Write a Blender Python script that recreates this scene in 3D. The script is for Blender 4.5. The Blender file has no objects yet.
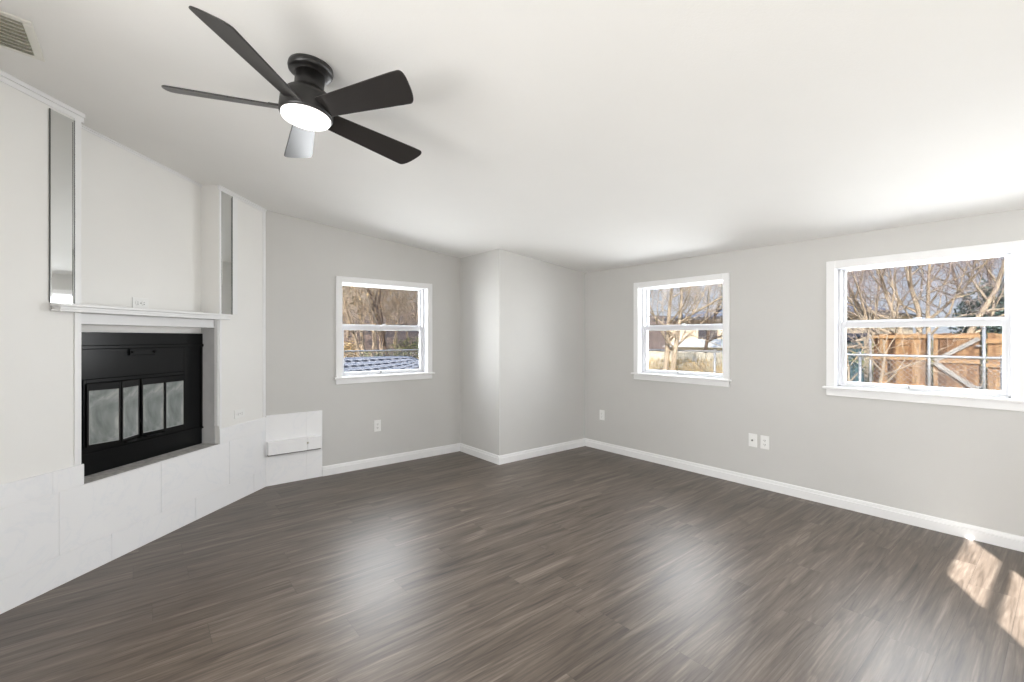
import bpy, math, random
from mathutils import Vector, Matrix

# ------------------------------------------------------------------ camera, sky, sun, lights, exposure
SC = bpy.context.scene
COL = SC.collection
SC.view_settings.view_transform = 'Standard'
SC.view_settings.look = 'None'
SC.view_settings.gamma = 1.0
SC.view_settings.use_curve_mapping = False
SC.view_settings.exposure = 0.2

EYE = 1.33
cam_data = bpy.data.cameras.new('camera')
cam_data.sensor_width = 36.0
cam_data.lens = 457.96 / 1024 * 36.0
cam_data.shift_y = -(341 - 337.84) / 1024
cam_data.clip_start = 0.05
cam_data.clip_end = 300
cam = bpy.data.objects.new('camera', cam_data)
COL.objects.link(cam)
cam.location = (0, 0, EYE)
cam.rotation_euler = (math.radians(90), 0, -0.6827)
SC.camera = cam

SKY = 5.6
SUN = 42.0
WINDOW_W = 275.0
LEFT_FILL_W = 138.0
CEILING_FILL_W = 9.0
REAR_FILL_W = 26.0
GLASS_T = 0.115

world = bpy.data.worlds.new('sky')
SC.world = world
world.use_nodes = True
wn = world.node_tree
wn.nodes.clear()
w_out = wn.nodes.new('ShaderNodeOutputWorld')
w_bg = wn.nodes.new('ShaderNodeBackground')
w_tc = wn.nodes.new('ShaderNodeTexCoord')
w_sep = wn.nodes.new('ShaderNodeSeparateXYZ')
w_ramp = wn.nodes.new('ShaderNodeValToRGB')
w_ramp.color_ramp.elements[0].position = 0.0
w_ramp.color_ramp.elements[0].color = (0.82, 0.90, 1.0, 1)
w_ramp.color_ramp.elements[1].position = 0.6
w_ramp.color_ramp.elements[1].color = (0.36, 0.58, 1.0, 1)
wn.links.new(w_tc.outputs['Generated'], w_sep.inputs[0])
wn.links.new(w_sep.outputs['Z'], w_ramp.inputs[0])
wn.links.new(w_ramp.outputs[0], w_bg.inputs[0])
w_bg.inputs[1].default_value = SKY
wn.links.new(w_bg.outputs[0], w_out.inputs[0])

def aim(o, d):
    o.rotation_euler = Vector(d).to_track_quat('-Z', 'Y').to_euler()

def lamp(name, kind, loc, d, energy, size=None, color=(1, 1, 1), spread=180):
    l = bpy.data.lights.new(name, kind)
    l.energy = energy
    l.color = color
    if kind == 'AREA':
        l.shape = 'RECTANGLE'
        l.size, l.size_y = size
        l.spread = math.radians(spread)
    o = bpy.data.objects.new(name, l)
    COL.objects.link(o)
    o.location = loc
    aim(o, d)
    return o

SUN_D = Vector((0.88 * 0.866, 0.476 * 0.866, -0.5)).normalized()
sun = lamp('sun', 'SUN', (-6, -4, 9), SUN_D, SUN, color=(1.0, 0.975, 0.94))
sun.data.angle = 0.009

XR, YB, YC, XC, ZR, SL = 4.2708, 4.5716, 3.8198, 2.9333, 2.1337, 0.1008
XL, YR = -0.95, -1.0          # left wall and rear wall
W1X, W2Y, W3Y = 2.021, 2.563, 0.724
# daylight coming in through the three windows, from just outside their glass
lamp('daylight_window_one', 'AREA', (W1X, YB + 0.42, 1.42), (0, -1, -0.10), WINDOW_W * 1.0, (0.95, 0.95), (0.95, 0.98, 1.0), 150)
lamp('daylight_window_two', 'AREA', (XR + 0.42, W2Y, 1.42), (-1, 0, -0.10), WINDOW_W * 1.0, (0.95, 0.95), (0.95, 0.98, 1.0), 150)
lamp('daylight_window_three', 'AREA', (XR + 0.42, W3Y, 1.42), (-1, -0.25, -0.18), WINDOW_W * 0.9, (0.95, 0.95), (0.95, 0.98, 1.0), 150)
# added fill lamp, brightens the room through the opening in the left wall
lamp('left_fill_light', 'AREA', (-2.1, 0.55, 1.30), (1, 0.12, 0.0), LEFT_FILL_W, (2.6, 2.0), (1.0, 0.985, 0.965))
# added fill lamp near the floor, aimed up to brighten the ceiling
lamp('ceiling_fill_light', 'AREA', (0.4, -0.35, 0.35), (-0.15, 0.55, 1.0), CEILING_FILL_W, (2.2, 1.0), (1.0, 0.99, 0.97))

# added fill lamp in the rear corner, no window there; brightens the chimney wall
lamp('rear_fill_light', 'AREA', (3.5, -0.85, 1.35), (-0.72, 0.69, 0.08), REAR_FILL_W, (1.5, 1.6), (0.98, 0.99, 1.0))

# ------------------------------------------------------------------ helpers
def cz(x):
    return ZR + SL * (XR - x)

def tag(o, label=None, cat=None, group=None, kind=None):
    if label: o['label'] = label
    if cat: o['category'] = cat
    if group: o['group'] = group
    if kind: o['kind'] = kind
    return o

def empty(name, loc=(0, 0, 0), rz=0.0, parent=None):
    o = bpy.data.objects.new(name, None)
    COL.objects.link(o)
    o.empty_display_size = 0.1
    o.location = loc
    o.rotation_euler = (0, 0, rz)
    if parent: o.parent = parent
    return o

class MB:
    """collects shapes into one mesh"""
    def __init__(self):
        self.v, self.f, self.m, self.s = [], [], [], []
    def add(self, verts, faces, mi=0, smooth=False, M=None):
        b = len(self.v)
        for p in verts:
            p = Vector(p)
            self.v.append(M @ p if M is not None else p)
        for fc in faces:
            self.f.append([b + i for i in fc])
            self.m.append(mi)
            self.s.append(smooth)
        return self
    def box(self, x0, x1, y0, y1, z0, z1, mi=0, M=None):
        x0, x1 = min(x0, x1), max(x0, x1); y0, y1 = min(y0, y1), max(y0, y1); z0, z1 = min(z0, z1), max(z0, z1)
        vs = [(x0, y0, z0), (x1, y0, z0), (x1, y1, z0), (x0, y1, z0), (x0, y0, z1), (x1, y0, z1), (x1, y1, z1), (x0, y1, z1)]
        fs = [(3, 2, 1, 0), (4, 5, 6, 7), (0, 1, 5, 4), (1, 2, 6, 5), (2, 3, 7, 6), (3, 0, 4, 7)]
        return self.add(vs, fs, mi, False, M)
    def prism(self, poly, z0, z1, mi=0, M=None):
        """vertical prism over a counter-clockwise plan polygon; z0/z1 numbers or functions of (x, y)"""
        g0 = z0 if callable(z0) else (lambda x, y: z0)
        g1 = z1 if callable(z1) else (lambda x, y: z1)
        n = len(poly)
        vs = [(x, y, g0(x, y)) for x, y in poly] + [(x, y, g1(x, y)) for x, y in poly]
        fs = [tuple(range(n - 1, -1, -1)), tuple(range(n, 2 * n))]
        fs += [(i, (i + 1) % n, n + (i + 1) % n, n + i) for i in range(n)]
        return self.add(vs, fs, mi, False, M)
    def lathe(self, prof, n=48, mi=0, M=None, smooth=True, cap0=True, cap1=True):
        vs, fs = [], []
        for r, z in prof:
            for i in range(n):
                a = 2 * math.pi * i / n
                vs.append((r * math.cos(a), r * math.sin(a), z))
        for k in range(len(prof) - 1):
            for i in range(n):
                j = (i + 1) % n
                fs.append((k * n + i, k * n + j, (k + 1) * n + j, (k + 1) * n + i))
        self.add(vs, fs, mi, smooth, M)
        b = len(self.v) - len(vs)
        if cap0:
            self.f.append([b + i for i in range(n)][::-1]); self.m.append(mi); self.s.append(False)
        if cap1:
            self.f.append([b + (len(prof) - 1) * n + i for i in range(n)]); self.m.append(mi); self.s.append(False)
        return self
    def tube(self, pts, radii, n=6, mi=0, M=None, smooth=True, caps=True):
        pts = [Vector(p) for p in pts]
        vs, fs = [], []
        u = None
        for k, p in enumerate(pts):
            t = (pts[min(k + 1, len(pts) - 1)] - pts[max(k - 1, 0)]).normalized()
            if u is None:
                u = t.orthogonal().normalized()
            else:
                u = (u - t * u.dot(t))
                u = u.normalized() if u.length > 1e-6 else t.orthogonal().normalized()
            w = t.cross(u)
            r = radii[k] if isinstance(radii, (list, tuple)) else radii
            for i in range(n):
                a = 2 * math.pi * i / n
                vs.append(p + (u * math.cos(a) + w * math.sin(a)) * r)
        for k in range(len(pts) - 1):
            for i in range(n):
                j = (i + 1) % n
                fs.append((k * n + i, k * n + j, (k + 1) * n + j, (k + 1) * n + i))
        if caps:
            fs.append(tuple(range(n - 1, -1, -1)))
            fs.append(tuple((len(pts) - 1) * n + i for i in range(n)))
        return self.add(vs, fs, mi, smooth, M)
    def build(self, name, mats, parent=None, bevel=0.0, M=None):
        me = bpy.data.meshes.new(name)
        me.from_pydata([tuple(p) for p in self.v], [], self.f)
        me.polygons.foreach_set('material_index', self.m)
        me.polygons.foreach_set('use_smooth', self.s)
        me.update()
        for mt in (mats if isinstance(mats, (list, tuple)) else [mats]):
            me.materials.append(mt)
        o = bpy.data.objects.new(name, me)
        COL.objects.link(o)
        if parent: o.parent = parent
        if M is not None: o.matrix_world = M
        if bevel:
            bv = o.modifiers.new('bevel', 'BEVEL')
            bv.width = bevel; bv.segments = 2; bv.limit_method = 'ANGLE'; bv.angle_limit = math.radians(40)
        return o

def copy_tree(o, parent=None):
    c = o.copy()
    COL.objects.link(c)
    if parent: c.parent = parent
    for ch in list(o.children):
        copy_tree(ch, c)
    return c

# ------------------------------------------------------------------ materials
class NT:
    def __init__(self, m):
        m.use_nodes = True
        self.t = m.node_tree
        self.b = self.t.nodes['Principled BSDF']
        self.out = self.t.nodes['Material Output']
    def n(self, kind, **kw):
        x = self.t.nodes.new('ShaderNode' + kind)
        for k, v in kw.items(): setattr(x, k, v)
        return x
    def l(self, a, b): self.t.links.new(a, b)
    def math(self, op, a, b=None, c=None):
        x = self.n('Math', operation=op)
        for i, v in enumerate((a, b, c)):
            if v is None: continue
            if isinstance(v, (int, float)): x.inputs[i].default_value = v
            else: self.l(v, x.inputs[i])
        return x.outputs[0]
    def mix(self, fac, a, b):
        x = self.n('Mix', data_type='RGBA')
        for i, v in ((0, fac), (6, a), (7, b)):
            if isinstance(v, (int, float)): x.inputs[i].default_value = v
            elif isinstance(v, tuple): x.inputs[i].default_value = (*v, 1)
            else: self.l(v, x.inputs[i])
        return x.outputs[2]
    def coord(self, scale=(1, 1, 1), which='Object'):
        tc = self.n('TexCoord'); mp = self.n('Mapping')
        mp.inputs['Scale'].default_value = scale
        self.l(tc.outputs[which], mp.inputs[0])
        return mp.outputs[0]
    def noise(self, vec, scale, detail=4, rough=0.5, dist=0.0):
        x = self.n('TexNoise')
        x.inputs['Scale'].default_value = scale
        x.inputs['Detail'].default_value = detail
        x.inputs['Roughness'].default_value = rough
        x.inputs['Distortion'].default_value = dist
        self.l(vec, x.inputs['Vector'])
        return x.outputs['Fac']
    def ramp(self, fac, stops):
        x = self.n('ValToRGB'); cr = x.color_ramp
        while len(cr.elements) < len(stops): cr.elements.new(0.5)
        for e, (p, c) in zip(cr.elements, stops):
            e.position = p
            e.color = (c, c, c, 1) if isinstance(c, (int, float)) else (*c, 1)
        self.l(fac, x.inputs[0])
        return x.outputs[0]
    def bump(self, h, strength, dist):
        x = self.n('Bump')
        x.inputs['Strength'].default_value = strength
        x.inputs['Distance'].default_value = dist
        self.l(h, x.inputs['Height'])
        self.l(x.outputs[0], self.b.inputs['Normal'])

def srgb(r, g, b):
    f = lambda c: (c / 255 / 12.92) if c / 255 <= 0.04045 else ((c / 255 + 0.055) / 1.055) ** 2.4
    return (f(r), f(g), f(b))

def mat(name, col, rough=0.6, metal=0.0, vary=0.0, vscale=6.0, vstretch=(1, 1, 1), bump=0.0, bscale=60.0, spec=0.5, emit=None):
    m = bpy.data.materials.new(name)
    t = NT(m)
    t.b.inputs['Base Color'].default_value = (*col, 1)
    t.b.inputs['Roughness'].default_value = rough
    t.b.inputs['Metallic'].default_value = metal
    t.b.inputs['Specular IOR Level'].default_value = spec
    vec = t.coord(vstretch)
    nz = t.noise(vec, vscale, 5, 0.6)
    lo = tuple(c * (1 - vary) for c in col); hi = tuple(min(1, c * (1 + vary)) for c in col)
    t.l(t.ramp(nz, [(0.3, lo), (0.7, hi)]), t.b.inputs['Base Color'])
    if bump:
        t.bump(t.noise(vec, bscale, 3, 0.6), bump, 0.004)
    if emit:
        t.b.inputs['Emission Color'].default_value = (*emit[0], 1)
        t.b.inputs['Emission Strength'].default_value = emit[1]
    return m

M_WALL = mat('grey_wall_paint', srgb(203, 202, 199), 0.55, vary=0.015, vscale=2, bump=0.15, bscale=140)
M_CEIL = mat('white_ceiling_paint', srgb(238, 237, 234), 0.8, vary=0.01, vscale=2, bump=0.2, bscale=110)
M_WHITE = mat('white_trim_paint', srgb(236, 236, 236), 0.4, vary=0.008, vscale=4)
M_PANEL = mat('white_painted_panel', srgb(236, 235, 232), 0.5, vary=0.01, vscale=3, bump=0.08, bscale=60)
M_VINYL = mat('white_window_vinyl', srgb(222, 223, 226), 0.4, vary=0.006)
M_PLATE = mat('white_outlet_plastic', srgb(238, 238, 236), 0.35, vary=0.005)
M_SLOT = mat('dark_outlet_slot', srgb(90, 88, 85), 0.6, vary=0.05)
M_MORTAR = mat('grey_hearth_mortar', srgb(178, 176, 172), 0.95, vary=0.30, vscale=30, bump=0.6, bscale=80)
M_BLACK = mat('black_fireplace_metal', (0.004, 0.0045, 0.005), 0.22, 0.0, vary=0.25, vscale=5, spec=0.2)
M_BLACKIN = mat('black_firebox_lining', (0.010, 0.010, 0.011), 0.9, vary=0.2)
M_FANDARK = mat('dark_bronze_fan_metal', (0.012, 0.011, 0.0105), 0.36, 0.0, vary=0.1, vscale=8, spec=0.6)
M_BLADE = mat('dark_fan_blade', (0.026, 0.0235, 0.0225), 0.32, 0.0, vary=0.05, vscale=14, vstretch=(0.4, 6, 1), spec=0.35)
M_LAMP = mat('white_lamp_diffuser', (0.9, 0.88, 0.85), 0.4, emit=((1.0, 0.955, 0.92), 1.15))
M_VENT = mat('white_vent_paint', srgb(232, 230, 222), 0.45, vary=0.01)
M_VENTIN = mat('vent_duct_dark', srgb(186, 183, 166), 0.8, vary=0.1)

def make_tile():
    m = bpy.data.materials.new('white_marble_tile'); t = NT(m)
    vec = t.coord((1, 1, 1))
    d = t.noise(vec, 2.0, 6, 0.6, 1.5)
    v = t.math('ABSOLUTE', t.math('SUBTRACT', d, 0.5))
    vein = t.ramp(v, [(0.0, srgb(237, 238, 240)), (0.02, srgb(241, 241, 242)), (0.2, srgb(242, 242, 242))])
    t.l(vein, t.b.inputs['Base Color'])
    t.b.inputs['Roughness'].default_value = 0.35
    return m
M_SHADOWSTRIP = mat('dark_shadow_strip', srgb(110, 108, 104), 0.95, vary=0.1)  # dark tone for the shadow line painted below the ledge bar
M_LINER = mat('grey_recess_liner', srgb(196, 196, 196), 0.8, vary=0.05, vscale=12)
M_TILE = make_tile()
M_GROUT = mat('pale_tile_grout', srgb(238, 238, 237), 0.9, vary=0.01)

def make_floor():
    m = bpy.data.materials.new('dark_plank_floor'); t = NT(m)
    tc = t.n('TexCoord'); sep = t.n('SeparateXYZ')
    t.l(tc.outputs['Object'], sep.inputs[0])
    X, Y = sep.outputs[0], sep.outputs[1]
    PW, PL = 0.182, 1.22
    ry = t.math('DIVIDE', Y, PW); row = t.math('FLOOR', ry)
    wn1 = t.n('TexWhiteNoise', noise_dimensions='1D'); t.l(row, wn1.inputs['W'])
    rx = t.math('ADD', t.math('DIVIDE', X, PL), wn1.outputs['Value']); col = t.math('FLOOR', rx)
    cmb = t.n('CombineXYZ'); t.l(row, cmb.inputs[0]); t.l(col, cmb.inputs[1])
    wn2 = t.n('TexWhiteNoise', noise_dimensions='2D'); t.l(cmb.outputs[0], wn2.inputs['Vector'])
    tone = wn2.outputs['Value']
    # grain, shifted from plank to plank
    g = t.n('CombineXYZ')
    t.l(t.math('ADD', t.math('MULTIPLY', X, 1.0), t.math('MULTIPLY', tone, 37.0)), g.inputs[0])
    t.l(t.math('ADD', t.math('MULTIPLY', Y, 13.0), t.math('MULTIPLY', tone, 91.0)), g.inputs[1])
    fine = t.n('CombineXYZ')
    t.l(t.math('ADD', t.math('MULTIPLY', X, 4.0), t.math('MULTIPLY', tone, 17.0)), fine.inputs[0])
    t.l(t.math('MULTIPLY', Y, 95.0), fine.inputs[1])
    broad = t.noise(g.outputs[0], 1.1, 5, 0.6, 1.2)
    rings = t.math('FRACT', t.math('MULTIPLY', t.noise(g.outputs[0], 0.55, 2, 0.45, 0.3), 9.0))
    ringl = t.ramp(rings, [(0.0, 0.0), (0.12, 1.0), (0.8, 0.75), (1.0, 0.0)])
    fn = t.noise(fine.outputs[0], 1.0, 3, 0.65)
    mixv = t.math('ADD', t.math('ADD', t.math('MULTIPLY', broad, 0.58), t.math('MULTIPLY', fn, 0.40)),
                  t.math('ADD', t.math('MULTIPLY', tone, 0.06), t.math('MULTIPLY', ringl, 0.08)))
    colr = t.ramp(mixv, [(0.36, srgb(44, 37, 31)), (0.50, srgb(80, 70, 61)), (0.63, srgb(103, 92, 82)), (0.80, srgb(140, 129, 118))])
    # dark seams
    fy = t.math('FRACT', ry); fx = t.math('FRACT', rx)
    ey = t.math('MINIMUM', fy, t.math('SUBTRACT', 1.0, fy))
    ex = t.math('MULTIPLY', t.math('MINIMUM', fx, t.math('SUBTRACT', 1.0, fx)), PL / PW)
    seam = t.math('LESS_THAN', t.math('MINIMUM', ey, ex), 0.008)
    colr = t.mix(t.math('MULTIPLY', seam, 0.35), colr, srgb(40, 34, 30))
    t.l(colr, t.b.inputs['Base Color'])
    t.l(t.ramp(fn, [(0.2, 0.34), (0.8, 0.44)]), t.b.inputs['Roughness'])
    t.b.inputs['Specular IOR Level'].default_value = 0.5
    t.bump(t.math('SUBTRACT', t.math('MULTIPLY', mixv, 0.35), t.math('MULTIPLY', seam, 0.6)), 0.25, 0.002)
    return m
M_FLOOR = make_floor()

def make_glass(name, trans, tint=(1, 1, 1), gloss=0.05):
    m = bpy.data.materials.new(name); t = NT(m)
    t.t.nodes.remove(t.b)
    tr = t.n('BsdfTransparent'); tr.inputs[0].default_value = (trans * tint[0], trans * tint[1], trans * tint[2], 1)
    gl = t.n('BsdfGlossy'); gl.inputs['Roughness'].default_value = 0.02; gl.inputs[0].default_value = (1, 1, 1, 1)
    mx = t.n('MixShader'); mx.inputs[0].default_value = gloss
    t.l(tr.outputs[0], mx.inputs[1]); t.l(gl.outputs[0], mx.inputs[2]); t.l(mx.outputs[0], t.out.inputs[0])
    return m
M_GLASS = make_glass('tinted_window_glass', GLASS_T ** 0.5, (1.0, 1.0, 1.0), 0.003)
M_CLEAR = make_glass('clear_door_glass', 0.92, (1, 1, 1), 0.03)

def make_mirror():
    m = bpy.data.materials.new('mirror_silver'); t = NT(m)
    t.b.inputs['Base Color'].default_value = (0.80, 0.81, 0.80, 1)
    t.b.inputs['Metallic'].default_value = 1.0
    t.b.inputs['Roughness'].default_value = 0.03
    return m
M_MIRROR = make_mirror()
M_MIREDGE = mat('dark_mirror_edge', srgb(95, 97, 95), 0.3, 0.6, vary=0.05)

def make_dusty():
    """smoke-stained glass: pale soot film with streaks over a reflecting pane"""
    m = bpy.data.materials.new('sooty_fireplace_glass'); t = NT(m)
    vec = t.coord((1, 1, 1))
    blot = t.noise(vec, 5.0, 4, 0.6, 1.2)
    stre = t.noise(t.coord((6, 6, 1.5)), 1.6, 3, 0.5, 0.8)
    mixv = t.math('ADD', t.math('MULTIPLY', blot, 0.6), t.math('MULTIPLY', stre, 0.4))
    c = t.ramp(mixv, [(0.34, srgb(92, 100, 100)), (0.5, srgb(138, 144, 142)), (0.66, srgb(190, 192, 188))])
    t.l(c, t.b.inputs['Base Color'])
    t.b.inputs['Roughness'].default_value = 0.16
    t.b.inputs['Specular IOR Level'].default_value = 0.8
    return m
M_DUSTY = make_dusty()

# ------------------------------------------------------------------ room shell
WT = 0.16   # wall thickness
def struct(name, mb, m, label, cat, bevel=0.0, M=None):
    return tag(mb.build(name, m, None, bevel, M), label, cat, kind='structure')

mb = MB().box(XL, XR + WT, YR - WT, YB + WT, -0.12, 0.0)
floor = struct('floor', mb, M_FLOOR, 'dark taupe wood plank floor across the empty room', 'floor')
mb = MB(); x0, x1 = XL - WT, XR + WT
mb.prism([(x0, YR - WT), (x1, YR - WT), (x1, YB + WT), (x0, YB + WT)], lambda x, y: cz(x), lambda x, y: cz(x) + 0.14)
struct('ceiling', mb, M_CEIL, 'smooth white ceiling sloping down towards the window wall', 'ceiling')

TOP = lambda x, y: cz(x) + 0.03
OZ0, OZ1, OW = 0.94, 1.881, 0.95    # window openings
def wall_x(mb, y0, y1, xa, xb, holes):
    """wall running along x with rectangular holes (xc, half, z0, z1)"""
    cur = xa
    for xc, hw, z0, z1 in sorted(holes):
        mb.prism([(cur, y0), (xc - hw, y0), (xc - hw, y1), (cur, y1)], 0, TOP)
        if z0 > 0: mb.prism([(xc - hw, y0), (xc + hw, y0), (xc + hw, y1), (xc - hw, y1)], 0, z0)
        mb.prism([(xc - hw, y0), (xc + hw, y0), (xc + hw, y1), (xc - hw, y1)], z1, TOP)
        cur = xc + hw
    mb.prism([(cur, y0), (xb, y0), (xb, y1), (cur, y1)], 0, TOP)
    return mb
def wall_y(mb, xa, xb, y0, y1, holes):
    cur = y0
    for yc, hw, z0, z1 in sorted(holes):
        mb.prism([(xa, cur), (xb, cur), (xb, yc - hw), (xa, yc - hw)], 0, TOP)
        if z0 > 0: mb.prism([(xa, yc - hw), (xb, yc - hw), (xb, yc + hw), (xa, yc + hw)], 0, z0)
        mb.prism([(xa, yc - hw), (xb, yc - hw), (xb, yc + hw), (xa, yc + hw)], z1, TOP)
        cur = yc + hw
    mb.prism([(xa, cur), (xb, cur), (xb, y1), (xa, y1)], 0, TOP)
    return mb
struct('wall_back', wall_x(MB(), YB, YB + WT, XL - WT, XR, [(W1X, OW / 2, OZ0, OZ1)]), M_WALL,
       'grey painted back wall with one small window beside the fireplace', 'wall')
struct('wall_right', wall_y(MB(), XR, XR + WT, YR - WT, YB + WT, [(W2Y, OW / 2, OZ0, OZ1), (W3Y, OW / 2, OZ0, OZ1)]), M_WALL,
       'long grey painted right wall with two windows', 'wall')
struct('wall_rear', wall_x(MB(), YR - WT, YR, XL - WT, XR, [(1.12, 0.570, 0.0, 2.04)]), M_WALL,
       'grey painted rear wall behind the viewer with a half glazed door', 'wall')
struct('wall_left', wall_y(MB(), XL - WT, XL, YR, YB, [(0.55, 1.35, 0.0, 2.2)]), M_WALL,
       'grey painted left wall with a wide unseen opening added for fill light', 'wall')
struct('wall_chase', MB().prism([(XC, YC), (XR, YC), (XR, YB), (XC, YB)], 0, TOP), M_WALL,
       'grey boxed-out corner projecting between the back and right walls', 'wall')
# unseen shell added around the left fill lamp, beyond the opening
mb = MB()
mb.box(-4.3, XL - WT, YR - WT, 3.2, -0.12, 0.0)
struct('floor_adjoining', mb, M_FLOOR, 'dark plank floor of the unseen added side shell', 'floor')
mb = MB(); mb.box(-4.3, XL - WT, YR - WT, 3.2, 2.74, 2.9)
struct('ceiling_adjoining', mb, M_CEIL, 'flat white ceiling of the unseen added side shell', 'ceiling')
mb = MB(); mb.box(-4.46, -4.3, YR - WT, 3.2, 0, 2.9); mb.box(-4.3, XL - WT, 3.04, 3.2, 0, 2.9); mb.box(-4.3, XL - WT, YR - WT, YR, 0, 2.9)
struct('wall_adjoining', mb, M_WALL, 'grey walls of the unseen added side shell', 'wall')

# baseboards
BH, BD = 0.092, 0.016
def board(name, p, q, n, label):
    """baseboard from p to q on the floor, n = direction into the room"""
    p, q, n = Vector((*p, 0)), Vector((*q, 0)), Vector((*n, 0))
    prof = [(0, 0), (BD, 0), (BD, BH * 0.70), (BD * 0.55, BH * 0.72), (BD * 0.55, BH * 0.76), (BD * 0.70, BH * 0.78), (BD * 0.5, BH * 0.95), (BD * 0.25, BH), (0, BH)]
    vs = [p + n * d + Vector((0, 0, z)) for d, z in prof] + [q + n * d + Vector((0, 0, z)) for d, z in prof]
    k = len(prof)
    fs = [tuple(range(k)), tuple(range(2 * k - 1, k - 1, -1))] + [(i, k + i, k + (i + 1) % k, (i + 1) % k) for i in range(k)]
    o = MB().add(vs, fs).build(name, M_WHITE)
    bm_fix(o)
    return tag(o, label, 'baseboard', kind='structure')
def bm_fix(o):
    import bmesh
    bm = bmesh.new(); bm.from_mesh(o.data)
    bmesh.ops.recalc_face_normals(bm, faces=bm.faces)
    bm.to_mesh(o.data); bm.free()
board('baseboard_back', (1.362, YB), (XC, YB), (0, -1), 'white baseboard along the back wall under the left window')
board('baseboard_chase_side', (XC, YB), (XC, YC), (-1, 0), 'short white baseboard on the side face of the boxed-out corner')
board('baseboard_chase_front', (XC - BD, YC), (XR, YC), (0, -1), 'white baseboard on the front face of the boxed-out corner')
board('baseboard_right', (XR, YR), (XR, YC), (-1, 0), 'long white baseboard along the right wall under two windows')
board('baseboard_rear', (1.8, YR), (XR, YR), (0, 1), 'white baseboard along the rear wall')

# ------------------------------------------------------------------ windows (local: x along wall, y into wall, z up; origin at opening centre on the wall face)
def make_window(name, loc, rz, label):
    root = empty(name, loc, rz)
    tag(root, label, 'window', kind='structure')
    h = OW / 2
    z0, z1 = OZ0, OZ1
    c = 0.056
    mb = MB()      # casing with mitred look: sides run under a head board
    mb.box(-h - c, -h + 0.004, -0.018, 0, z0, z1 + c); mb.box(h - 0.004, h + c, -0.018, 0, z0, z1 + c)
    mb.box(-h + 0.004, h - 0.004, -0.018, 0, z1 - 0.004, z1 + c)
    mb.build('casing', M_WHITE, root, 0.003)
    mb = MB()      # stool
    mb.box(-h - c - 0.022, h + c + 0.022, -0.040, 0.0, z0 - 0.014, z0 + 0.004)
    mb.box(-h, h, 0.0, 0.09, z0 - 0.014, z0 + 0.004)
    mb.build('window_sill', M_WHITE, root, 0.004)
    MB().box(-h - c, h + c, -0.016, 0, z0 - 0.014 - 0.054, z0 - 0.014).build('apron', M_WHITE, root, 0.003)
    mb = MB()      # liner and vinyl frame
    e = 0.012
    for s in (-1, 1):
        mb.box(s * h, s * (h - 0.006), 0, 0.155, z0 + 0.004, z1)
        mb.box(s * (h - 0.006), s * (h - 0.024), 0.060, 0.150, z0 + 0.004, z1 - 0.006)
    mb.box(-h, h, 0, 0.155, z1 - 0.006, z1)
    mb.box(-h + 0.006, h - 0.006, 0.060, 0.150, z1 - 0.013, z1 - 0.006)
    mb.box(-h + 0.006, h - 0.006, 0.060, 0.150, z0 + 0.004, z0 + 0.016)
    mb.build('window_frame', M_VINYL, root, 0.002)
    hi = h - 0.024
    zm0, zm1 = 1.409, 1.468
    # upper sash (outer track)
    mb = MB(); ya, yb = 0.112, 0.140
    st = 0.018
    mb.box(-hi, -hi + st, ya, yb, zm0 + 0.012, z1 - 0.013); mb.box(hi - st, hi, ya, yb, zm0 + 0.012, z1 - 0.013)
    mb.box(-hi + st, hi - st, ya, yb, z1 - 0.018, z1 - 0.013); mb.box(-hi + st, hi - st, ya, yb, zm0 + 0.012, zm1)
    us = mb.build('upper_sash', M_VINYL, root, 0.002)
    MB().box(-hi + st, hi - st, 0.124, 0.128, zm1, z1 - 0.018).build('pane', M_GLASS, us)
    # lower sash (inner track)
    mb = MB(); ya, yb = 0.074, 0.104
    zb = z0 + 0.016
    st = 0.026
    mb.box(-hi, -hi + st, ya, yb, zb, zm1 - 0.012); mb.box(hi - st, hi, ya, yb, zb, zm1 - 0.012)
    mb.box(-hi + st, hi - st, ya, yb, zb, zb + 0.028); mb.box(-hi + st, hi - st, ya, yb, zm0, zm1 - 0.012)
    mb.box(-hi + 0.1, hi - 0.1, ya - 0.010, ya, zm1 - 0.020, zm1 - 0.012)
    ls = mb.build('lower_sash', M_VINYL, root, 0.002)
    MB().box(-hi + st, hi - st, 0.088, 0.092, zb + 0.028, zm0).build('pane', M_GLASS, ls)
    mb = MB(); mb.box(-0.035, 0.035, ya - 0.014, ya, zb + 0.010, zb + 0.024); mb.box(-0.040, -0.035, ya - 0.016, ya, zb + 0.006, zb + 0.026, 1)
    mb.build('sash_lift', [M_VINYL, M_SLOT], ls, 0.001)
    mb = MB(); mb.box(-0.03, 0.03, ya + 0.002, yb, zm1 - 0.012, zm1 - 0.004); mb.tube([(0, 0.088, zm1 - 0.004), (0, 0.088, zm1 + 0.006)], 0.010, 12)
    mb.box(-0.004, 0.028, 0.082, 0.094, zm1 + 0.004, zm1 + 0.010)
    mb.build('sash_lock', M_VINYL, ls, 0.001)
    return root
make_window('window_1', (W1X, YB, 0), 0.0, 'white double-hung window on the back wall nearest the fireplace')
make_window('window_2', (XR, W2Y, 0), -math.pi / 2, 'white double-hung window on the right wall nearest the boxed-out corner')
make_window('window_3', (XR, W3Y, 0), -math.pi / 2, 'white double-hung window at the right edge, overlooking the wooden fence')

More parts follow.
